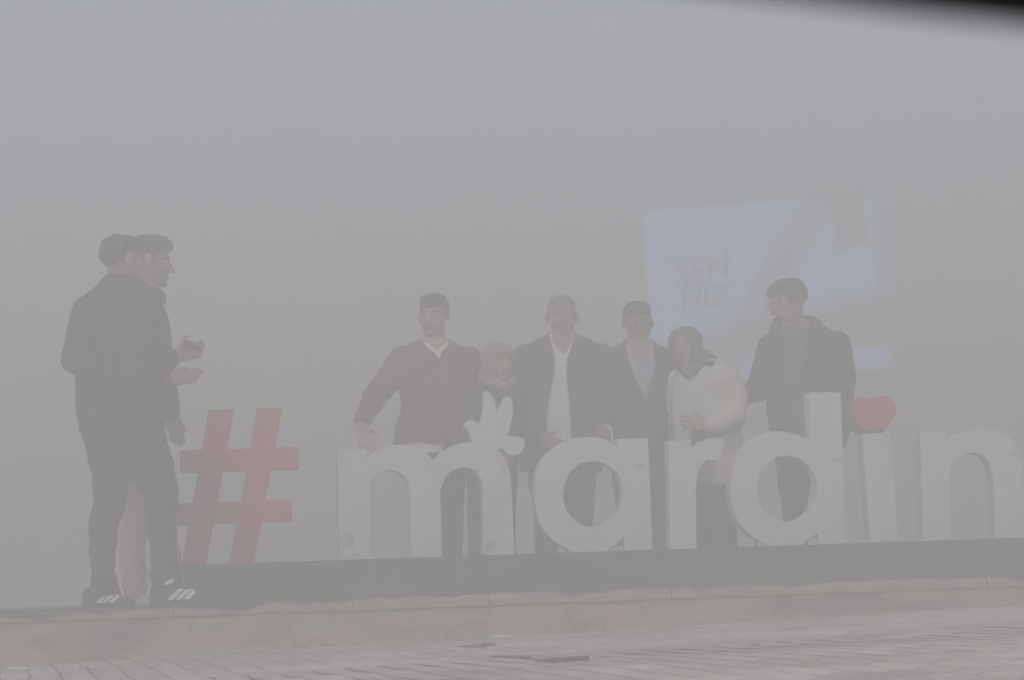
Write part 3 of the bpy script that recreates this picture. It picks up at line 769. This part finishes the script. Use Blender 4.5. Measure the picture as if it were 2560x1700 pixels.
P.hand((430, 1042), (446, 1108), (440, 1040), -.20, -.22, curl=(16, 18, 22, 26), thumb=20, spread=2)
P.finish('skin_dark')
P.shoe(P.P(316, 1458).x, P.D, 75, M['whiteshoe'], 0.25)
P.shoe(P.P(418, 1458, .1).x, P.D + .1, 80, M['whiteshoe'], 0.26)

# ---- group behind the letters
z4p = Z(860, 700, 3.2667); z5p = Z(1260, 700, 3.4087); z6p = Z(1500, 720, 3.4095); z7p = Z(1820, 660, 3.4087)
def simple_legs(P, hips, l1, l2, m, ytop=1090, b=.12):
    fy = P.fy((l1[0] + l2[1]) / 2, .06)
    bb = bmesh.new()
    hp = [(ytop, *hips, b), (ytop + 70, *hips, b), (ytop + 120, l1[0], l2[1], b * .9)]
    A1 = [(ytop + 60, l1[0], l1[1], b * .9), (ytop + 190, l1[0] + 4, l1[1] - 4, b * .75), (fy - 20, l1[0] + 10, l1[1] - 8, b * .6), (fy, l1[0] + 8, l1[1] - 6, b * .62)]
    A2 = [(ytop + 60, l2[0], l2[1], b * .9), (ytop + 190, l2[0] + 4, l2[1] - 4, b * .75), (fy - 20, l2[0] + 8, l2[1] - 10, b * .6), (fy, l2[0] + 6, l2[1] - 8, b * .62)]
    for q in (hp, A1, A2): loft(bb, P.rings(q)); loft(P.body, P.rings(q, k=.75))
    P.part('trousers', bb, M[m], 0.009, 3, 0.016, 0.07)
    P.shoes([((l1[0] + l1[1]) / 2, 0, -8), ((l2[0] + l2[1]) / 2, 0, 8)], M['sole'])

# maroon sweater
P = Person('person in maroon sweater over white shirt leaning a hand on the letter m', 12.98, 1085, GRP)
torso = [(846, 1053, 1121, .065), (856, 1034, 1137, .085), (866, 1014, 1158, .10), (880, 1002, 1176, .115), (900, 996, 1184, .125), (930, 994, 1187, .135), (968, 996, 1186, .135), (1010, 1003, 1181, .135), (1032, 1001, 1179, .135), (1048, 991, 1177, .14), (1080, 985, 1174, .145), (1111, 983, 1172, .145)]
arm1 = [(1006, 900, 0, .078), (967, 955, -.08, .072), (934, 997, -.17, .064), (906, 1052, -.40, .046)]
arm2 = [(1172, 900, .05, .075), (1180, 985, .10, .066), (1172, 1062, .08, .05)]
b = bmesh.new(); loft(b, P.rings(torso)); sleeve(b, P, arm1); sleeve(b, P, arm2)
vneck = z4p([(618, 478), (640, 500), (700, 560), (752, 602), (770, 650), (782, 650), (790, 590), (830, 552), (862, 500), (850, 470), (740, 455)])
P.part('sweater', b, M['sweater'], 0.007, 4, 0.016, 0.07, opening=vneck, back=.02, thick=.008)
b = bmesh.new(); loft(b, P.rings([(838, 1058, 1116, .062), (850, 1052, 1124, .068)] + torso[2:5], shrink=.012)); P_sh = [(1085, 990, 1160, .13), (1112, 993, 1142, .135), (1136, 998, 1134, .135)]
col_open = z4p([(660, 440), (650, 490), (720, 545), (760, 572), (800, 550), (845, 500), (840, 440)])
P.part('shirt', b, M['white'], 0.006, 3, 0.008, 0.05, opening=col_open, back=.02, thick=.006)
b = bmesh.new(); loft(b, P.rings(P_sh)); P.part('shirt_hem', b, M['white'], 0.006, 3, 0.014, 0.05)
simple_legs(P, (1003, 1165), (1018, 1092), (1096, 1163), 'trouser', 1100)
loft(P.body, P.rings(torso, k=.82)); P.limb(arm1); P.limb(arm2)
P.head(1084, 790, 108, -14, 3, 2, hair='flat', neck=(1088, 862, .01))
P.hand((904, 1060), (922, 1134), (945, 1075), -.42, -.47, curl=(10, 12, 14, 18), thumb=38, spread=3)
P.hand((1172, 1075), (1170, 1130), (1160, 1075), .08, .08)
P.finish('skin')

# small woman in headscarf
def scarf(P, rows, m, opening, lumps=(), disp=.012, k=1.0):
    b = bmesh.new(); c, h, rot = P.hc, P.hh, P.hrot; s = h / .236
    ellipsoid(b, c + rot @ Vector((0, .016, .026)) * s, (.092 * s * k, .108 * s * k, .096 * s), rot)
    ellipsoid(b, c + rot @ Vector((0, .004, -.035)) * s, (.088 * s * k, .088 * s * k, .095 * s), rot)
    loft(b, P.rings(rows))
    for p, r in lumps: tube(b, p, r)
    return P.part('headscarf', b, M[m], 0.006, 4, disp, 0.05, opening=opening, back=.03, thick=.006)
P = Person('small person in greige headscarf and dark coat peeking out above the dove', 12.98, 1240, GRP)
coat = [(935, 1210, 1280, .06), (952, 1195, 1290, .09), (972, 1180, 1298, .11), (1000, 1166, 1304, .13), (1060, 1162, 1304, .14), (1130, 1162, 1300, .14), (1230, 1168, 1292, .14), (1380, 1170, 1288, .14), (1440, 1172, 1286, .14)]
a1 = [(1180, 990, -.02, .065), (1172, 1060, -.05, .058), (1190, 1120, -.12, .045)]; a2 = [(1290, 990, 0, .065), (1296, 1060, .02, .058), (1280, 1120, -.1, .045)]
b = bmesh.new(); loft(b, P.rings(coat)); sleeve(b, P, a1); sleeve(b, P, a2); P.part('coat', b, M['navy'], 0.008, 4, .014, .08)
loft(P.body, P.rings(coat, k=.8)); P.limb(a1); P.limb(a2)
P.head(1246, 906, 102, 30, 4, 6, dy=-.03, hair=None, neck=(1240, 965, 0), nr=.048)
face_op = z4p([(1240, 640), (1262, 598), (1310, 580), (1355, 592), (1382, 640), (1388, 700), (1382, 775), (1352, 824), (1300, 828), (1248, 790), (1228, 720)])
scarf(P, [(930, 1197, 1285, .08, .03), (948, 1192, 1288, .10, .01), (963, 1200, 1290, .115), (977, 1225, 1284, .11)], 'scarf', face_op, k=1.13)
P.hand((1195, 1125), (1215, 1150), (1200, 1110), -.12, -.14); P.hand((1278, 1128), (1258, 1152), (1270, 1110), -.1, -.12)
P.finish('skin'); P.shoes([(1205, 0, -10), (1250, 0, 12)], M['sole'])

# dark suit, open white shirt
P = Person('grey haired person in open dark suit and white shirt behind the letter a', 13.6, 1405, GRP)
torso = [(826, 1378, 1432, .065), (838, 1362, 1448, .085), (852, 1334, 1478, .10), (868, 1308, 1506, .115), (890, 1293, 1516, .13), (930, 1290, 1518, .14), (990, 1292, 1514, .14), (1060, 1294, 1508, .145), (1120, 1296, 1508, .145), (1180, 1300, 1506, .145)]
a1 = [(1312, 896, 0, .085), (1303, 985, .03, .074), (1312, 1060, -.10, .058), (1345, 1088, -.17, .045)]; a2 = [(1503, 896, 0, .085), (1512, 985, 0, .074), (1513, 1040, -.10, .056), (1514, 1052, -.13, .046)]
b = bmesh.new(); loft(b, P.rings(torso)); sleeve(b, P, a1); sleeve(b, P, a2)
op = z5p([(380, 400), (386, 480), (410, 560), (428, 640), (438, 700), (402, 900), (368, 1050), (362, 1200), (372, 1400), (420, 1560), (560, 1560), (578, 1350), (566, 1100), (542, 900), (528, 750), (540, 660), (575, 570), (606, 480), (600, 400), (500, 330)])
P.part('suit_jacket', b, M['navy'], 0.007, 4, .016, .09, opening=op, back=.02, thick=.01)
b = bmesh.new(); loft(b, P.rings([(832, 1374, 1436, .062)] + torso[1:], shrink=.016))
P.part('shirt', b, M['white'], 0.007, 3, .010, .06, opening=z5p([(405, 400), (408, 500), (450, 580), (510, 632), (550, 585), (592, 500), (596, 400)]), back=.02, thick=.005)
simple_legs(P, (1320, 1490), (1330, 1400), (1408, 1486), 'trouser', 1130)
loft(P.body, P.rings(torso, k=.8)); P.limb(a1); P.limb(a2)
P.head(1405, 793, 110, 4, 2, 0, hair='bald', hmat='hair_grey', neck=(1408, 868, 0))
P.hand((1512, 1054), (1518, 1100), (1500, 1062), -.14, -.17, curl=(55, 60, 62, 66), thumb=30); P.hand((1350, 1092), (1378, 1106), (1355, 1075), -.18, -.2)
P.finish('skin_dark')
b = bmesh.new(); tube(b, [P.P(1315, 1012, -.085), P.P(1321, 1026, -.085)], [.006, .006]); P.part('white_glint', b, M['stripe'], 0.004, 1)  # small bright glint, put in as a white rod
b = bmesh.new(); q = [(1511, 1066), (1518, 1063), (1524, 1069), (1529, 1082), (1531, 1096), (1532, 1118)]
pts = [P.P(x_, y_, -.22) for x_, y_ in q]; tube(b, pts, [.0045] * len(pts), 8); o_ = P.P(1511, 1066, -.22)
bmesh.ops.translate(b, verts=b.verts[:], vec=-o_)
co_ = obj('cord', b, M['stripe'], None, True); co_.location = o_; tag(co_, 'thin white cord hanging from the hand of the grey haired person', 'cord')

# blazer, pale blue shirt, glasses
P = Person('person with glasses in dark blazer and pale blue shirt beside the woman in cream', 13.7, 1597, GRP)
torso = [(846, 1568, 1626, .065), (858, 1553, 1642, .085), (870, 1532, 1666, .10), (884, 1522, 1678, .115), (905, 1518, 1682, .13), (950, 1518, 1684, .14), (1020, 1520, 1684, .14), (1092, 1522, 1684, .145), (1180, 1526, 1680, .145)]
a1 = [(1535, 905, .02, .075), (1530, 990, .04, .066), (1540, 1060, .0, .05)]; a2 = [(1672, 905, .05, .075), (1695, 985, .12, .066), (1720, 1040, .16, .05)]
b = bmesh.new(); loft(b, P.rings(torso)); sleeve(b, P, a1); sleeve(b, P, a2)
op = z6p([(218, 400), (220, 500), (245, 610), (310, 790), (388, 935), (440, 780), (476, 650), (462, 500), (440, 400)])
P.part('blazer', b, M['navy'], 0.007, 4, .014, .09, opening=op, back=.02, thick=.01)
b = bmesh.new(); loft(b, P.rings([(852, 1566, 1634, .062)] + torso[1:], shrink=.016))
P.part('shirt', b, M['blue'], 0.006, 3, .008, .06, opening=z6p([(262, 400), (258, 500), (285, 600), (340, 660), (395, 600), (430, 540), (425, 400)]), back=.02, thick=.006)
simple_legs(P, (1530, 1680), (1538, 1602), (1606, 1674), 'trouser', 1130)
loft(P.body, P.rings(torso, k=.8)); P.limb(a1); P.limb(a2)
P.head(1594, 808, 106, 3, 4, -1, hair='bowl', neck=(1598, 880, 0))
def glasses(P):
    c, rot, s = P.hc, P.hrot, P.hh / .236; b = bmesh.new(); q = lambda x, y, z: c + rot @ Vector((x, y, z)) * s
    for sx in (-1, 1):
        ring = [q(sx * .033 + .024 * math.cos(t * math.pi / 8), -.098, -.002 + .018 * math.sin(t * math.pi / 8)) for t in range(17)]
        tube(b, ring, [.0026 * s] * 17, 6); tube(b, [q(sx * .057, -.096, .004), q(sx * .080, -.02, .004), q(sx * .082, .01, .0)], [.0026 * s] * 3, 6)
    tube(b, [q(-.009, -.098, .004), q(.009, -.098, .004)], [.0026 * s] * 2, 6)
    bmesh.ops.translate(b, verts=b.verts[:], vec=-P.root.location)
    obj('glasses', b, M['metal'], P.root, True)
glasses(P)
P.hand((1541, 1070), (1545, 1115), (1555, 1070), 0, 0); P.hand((1724, 1046), (1750, 1060), (1730, 1030), .16, .16)
P.finish('skin_dark')

# woman in cream cardigan
P = Person('person in mauve grey headscarf, pale blue dress and cream cardigan behind the letter r', 13.25, 1760, GRP)
dress = [(915, 1700, 1775, .06), (935, 1686, 1800, .10), (960, 1682, 1825, .12), (1000, 1680, 1838, .13), (1060, 1680, 1842, .14), (1130, 1682, 1840, .14), (1205, 1690, 1832, .14)]
card = [(899, 1752, 1794, .06, .01), (908, 1722, 1812, .09), (920, 1700, 1828, .105), (936, 1688, 1842, .115), (960, 1680, 1852, .125), (1000, 1675, 1852, .13), (1060, 1673, 1848, .135), (1110, 1674, 1860, .14), (1160, 1682, 1856, .155), (1212, 1692, 1846, .155)]
a2 = [(1822, 945, -.02, .068), (1842, 1000, -.04, .062), (1838, 1044, -.10, .058), (1800, 1060, -.20, .050), (1772, 1068, -.25, .048)]
a1 = [(1700, 950, .05, .07), (1692, 1010, .10, .06), (1700, 1060, .12, .05)]
b = bmesh.new(); loft(b, P.rings(card)); sleeve(b, P, a1); sleeve(b, P, a2)
op = [(1640, 880), (1700, 890), (1796, 890), (1782, 915), (1768, 949), (1757, 1013), (1754, 1060), (1750, 1110), (1745, 1230), (1640, 1230)]
P.part('cardigan', b, M['cream'], 0.007, 4, .018, .09, opening=op, back=-.005, thick=.008)
b = bmesh.new(); loft(b, P.rings(dress)); P.part('dress', b, M['dress'], 0.008, 3, .014, .08)
fy = P.fy(1760, .05); b = bmesh.new(); loft(b, P.rings([(1190, 1692, 1838, .13), (1300, 1690, 1842, .14), (fy, 1688, 1846, .145)])); P.part('skirt', b, M['trouser'], .009, 3, .014, .08)
loft(P.body, P.rings(dress, k=.8)); P.limb(a1); P.limb(a2); loft(P.body, P.rings([(1190, 1700, 1830, .1), (fy, 1720, 1810, .07)], k=.8))
P.head(1714, 865, 98, -16, 4, -8, dy=-.03, hair=None, neck=(1722, 925, 0), nr=.048)
face_op = z6p([(608, 480), (623, 428), (654, 398), (702, 393), (743, 422), (766, 480), (774, 550), (758, 612), (738, 640), (700, 664), (655, 650), (625, 608), (612, 545)])
scarf(P, [(892, 1684, 1768, .085, .03), (910, 1685, 1770, .10, .015), (924, 1690, 1756, .115, -.01), (938, 1700, 1740, .115, -.03), (947, 1708, 1728, .10, -.03)], 'mauve', face_op,
      lumps=[([P.P(1752, 880, -.02), P.P(1772, 888, -.05), P.P(1789, 894, -.06)], [.03, .022, .010])], k=1.16)
P.hand((1765, 1066), (1722, 1056), (1755, 1040), -.26, -.29, curl=(30, 34, 38, 42), thumb=45)
P.finish('skin'); P.shoes([(1735, 0, -8), (1790, 0, 10)], M['sole'])
bg_ = empty('hand_bag', P.P(1746, 1112, -.28)); tag(bg_, 'small dark bag held by the person in the cream cardigan', 'bag')
b = bmesh.new()
loft(b, [[bg_.location + Vector((w * math.cos(t * math.pi / 12), .035 * math.sin(t * math.pi / 12), z)) for t in range(24)] for z, w in ((-.10, .055), (-.05, .065), (0.0, .062), (.055, .046), (.075, .03))])
me = remesh(b, .005, 3, .008, .05); me.transform(Matrix.Translation(-bg_.location)); link('bag_body', me, M['black'], bg_)
b = bmesh.new(); tube(b, [Vector((-.035, 0, .06)), Vector((-.025, 0, .10)), Vector((.01, 0, .115)), Vector((.03, 0, .06))], [.006] * 4, 8); obj('bag_handle', b, M['black'], bg_, True)

# man at the right, looking left
P = Person('person with glasses and dark hooded jacket looking left, in front of the glowing screen', 13.3, 1990, GRP)
torso = [(800, 1950, 2030, .08, .02), (815, 1932, 2062, .10), (830, 1922, 2084, .115), (846, 1914, 2098, .13), (868, 1910, 2106, .14), (905, 1908, 2112, .15), (950, 1909, 2118, .15), (997, 1915, 2124, .155), (1056, 1921, 2126, .155), (1080, 1925, 2124, .155), (1105, 1930, 2118, .155), (1128, 1940, 2106, .15)]
a1 = [(1930, 868, .02, .080), (1908, 930, .06, .072), (1892, 978, .10, .064), (1855, 988, .22, .052)]
a2 = [(2090, 866, -.02, .085), (2104, 940, -.04, .080), (2104, 1010, -.08, .070), (2085, 1070, -.16, .052)]
b = bmesh.new(); loft(b, P.rings(torso)); sleeve(b, P, a1); sleeve(b, P, a2)
tube(b, [P.P(1944, 806, -.02), P.P(1938, 822, -.06), P.P(1945, 836, -.09)], [.032, .036, .03])
tube(b, [P.P(2004, 806, .08), P.P(2026, 808, .06), P.P(2044, 816, .02)], [.042, .042, .034])
op = [(1950, 780), (1953, 830), (1957, 900), (1961, 960), (1966, 1060), (1970, 1140), (2010, 1140), (2012, 1060), (2013, 960), (2013, 900), (2018, 850), (2026, 815), (2010, 780)]
P.part('jacket', b, M['black'], .007, 4, .016, .08, opening=op, back=-.01, thick=.01)
b = bmesh.new(); loft(b, P.rings([(790, 1962, 2006, .065, .02), (806, 1948, 2022, .09, .01)] + torso[2:], shrink=.016)); P.part('hoodie', b, M['grey'], .007, 3, .012, .06)
legs1 = [(1090, 1932, 2035, .11), (1142, 1938, 2030, .10), (1200, 1944, 2026, .09), (1300, 1960, 2016, .075), (P.fy(1990, .06), 1962, 2012, .07)]
legs2 = [(1090, 2010, 2108, .11), (1142, 2032, 2102, .10), (1200, 2040, 2098, .09), (1300, 2046, 2096, .075), (P.fy(2070, .06), 2046, 2094, .07)]
b = bmesh.new(); loft(b, P.rings(legs1)); loft(b, P.rings(legs2)); P.part('trousers', b, M['trouser'], .008, 3, .016, .07)
loft(P.body, P.rings(torso, k=.8)); P.limb(a1); P.limb(a2); loft(P.body, P.rings(legs1, k=.75)); loft(P.body, P.rings(legs2, k=.75))
P.head(1971, 756, 112, -119, 14, 0, hair='fringe', neck=(1984, 820, .02), nr=.058)
glasses(P)
P.hand((1852, 990), (1822, 995), (1850, 975), .22, .26); P.hand((2080, 1078), (2060, 1105), (2066, 1070), -.18, -.2)
P.finish('skin'); P.shoes([(1988, 0, -12), (2070, 0, 6)], M['sole'])

# ------------------------------------------------------------------ small litter on the paving
def litter(px, py, pts, m, label, name, cat, h=0.006):
    p = None
    for _ in range(1):
        r = ray(px, py); t = None
        lo, hi = 2.0, 14.0
        for k in range(60):
            md = (lo + hi) / 2; q = EYE + r * md; u = (q - K0).dot(U)
            if q.z > pave_z(u): lo = md
            else: hi = md
        p = EYE + r * lo
    bm = bmesh.new()
    f = [bm.verts.new((x, y, 0.004 + h * (0.5 + noise.noise(Vector((x * 30, y * 30, 0)))))) for x, y in pts]
    bo = [bm.verts.new((x, y, 0.0015)) for x, y in pts]; n = len(pts)
    bm.faces.new(f); bm.faces.new(bo[::-1])
    for i in range(n): bm.faces.new((f[i], f[(i + 1) % n], bo[(i + 1) % n], bo[i]))
    o = obj(name, bm, m); o.location = p; tag(o, label, cat); return o
leaf = mat('wet_dark_leaf', (0.13, 0.125, 0.115), 0.7, 0.3, 20)
paper = mat('crumpled_paper', (0.75, 0.74, 0.72), 0.8, 0.1, 20)
litter(1258, 1594, [(-.05, -.03), (0, -.06), (.05, -.02), (.045, .05), (-.02, .06), (-.055, .03)], paper, 'small white scrap of paper on the paving near the kerb', 'paper_scrap', 'litter', .012)
litter(60, 1672, [(-.06, -.03), (.02, -.05), (.06, 0), (.03, .05), (-.05, .04)], paper, 'small pale scrap at the foot of the kerb, far left', 'paper_scrap', 'litter', .008)
litter(1195, 1616, [(-.08, -.12), (.02, -.16), (.07, .05), (.06, .2), (.03, .18)], leaf, 'dark flat leaf lying on the paving left of the centre', 'fallen_leaf', 'leaf', .01)
litter(1290, 1646, [(-.09, .15), (-.02, .03), (.0, -.12), (.05, -.15), (.04, .04)], leaf, 'dark leaf close to the bottom centre of the paving', 'fallen_leaf', 'leaf', .01)
litter(1410, 1652, [(-.09, -.05), (0, -.14), (.08, -.02), (.07, .1), (-.03, .08)], leaf, 'larger dark leaf nearest the camera on the paving', 'fallen_leaf', 'leaf', .012)

# ------------------------------------------------------------------ added canopy on a shaft, stands in for an unidentified dark corner shape
def corner_stand_in():
    rim = onY(2330, 31, 0.30); rad = 0.46; nseg = 8; sub = 10
    c0 = Vector((rim.x + .05, rim.y - rad * 0.95, rim.z + .0))
    root = empty('corner_stand_in', Vector((c0.x, c0.y, 0.08))); tag(root, 'black blurred rim added for an unknown dark shape in the top right corner, close to the camera', 'corner_stand_in')
    tilt = Matrix.Rotation(R(2.6), 3, 'Y') @ Matrix.Rotation(R(-4), 3, 'Z')
    rise = 0.20
    def pt(t, a):                                # t 0 at the top, 1 at the rim
        k = (a / (2 * math.pi) * nseg) % 1.0
        sag = 1 - 0.055 * t * math.sin(math.pi * k) ** 1.0
        rr = rad * math.sin(t * 1.25) / math.sin(1.25) * sag
        z = rise * (math.cos(t * 1.25) - math.cos(1.25)) / (1 - math.cos(1.25)) + 0.006 * t * math.sin(math.pi * k)
        return tilt @ Vector((rr * math.cos(a), rr * math.sin(a), z))
    # move so that the rim passes through the wanted point
    best = min((pt(1, 2 * math.pi * i / 720) for i in range(720)), key=lambda v: (v.normalized() - Vector((0, 1, 0))).length)
    off = rim - best - root.location
    bm = bmesh.new(); na = nseg * sub; nt_ = 10
    top = bm.verts.new(pt(0, 0) + off); prev = None
    for j in range(1, nt_ + 1):
        ring = [bm.verts.new(pt(j / nt_, 2 * math.pi * i / na) + off) for i in range(na)]
        for i in range(na):
            if prev is None: bm.faces.new((top, ring[i], ring[(i + 1) % na]))
            else: bm.faces.new((prev[i], ring[i], ring[(i + 1) % na], prev[(i + 1) % na]))
        prev = ring
    o = obj('canopy', bm, M['cloth_black'], root, True); thicken(o, 0.0015)
    for s in range(nseg):
        a = 2 * math.pi * s / nseg; b = bmesh.new()
        tube(b, [pt(j / 8, a) + off - Vector((0, 0, .004)) for j in range(9)], [.002] * 9, 6); obj('rib', b, M['metal'], root)
    b = bmesh.new(); t0 = pt(0, 0) + off; tube(b, [t0 + Vector((0, 0, .04)), t0, Vector((t0.x, t0.y, 0.10))], [.003, .005, .005], 8); obj('shaft', b, M['metal'], root)
    b = bmesh.new(); tube(b, [Vector((t0.x, t0.y, .10)), Vector((t0.x, t0.y, .0))], [.013, .014], 10); obj('handle', b, M['metal'], root)
corner_stand_in()

# ------------------------------------------------------------------ haze: one box of even fog round everything
bm = bmesh.new(); box(bm, -118, 118, -68, 168, -1.75, 5.0)
hz = obj('haze', bm); tag(hz, kind='stuff')
m = bpy.data.materials.new('fog'); m.use_nodes = True; t = m.node_tree; t.nodes.clear()
out = t.nodes.new('ShaderNodeOutputMaterial'); pv_ = t.nodes.new('ShaderNodeVolumePrincipled'); t.links.new(pv_.outputs[0], out.inputs['Volume'])
pv_.inputs['Density'].default_value = FOG_DENSITY; pv_.inputs['Color'].default_value = (*FOG_COLOR, 1); pv_.inputs['Anisotropy'].default_value = FOG_ANISO
hz.data.materials.append(m)
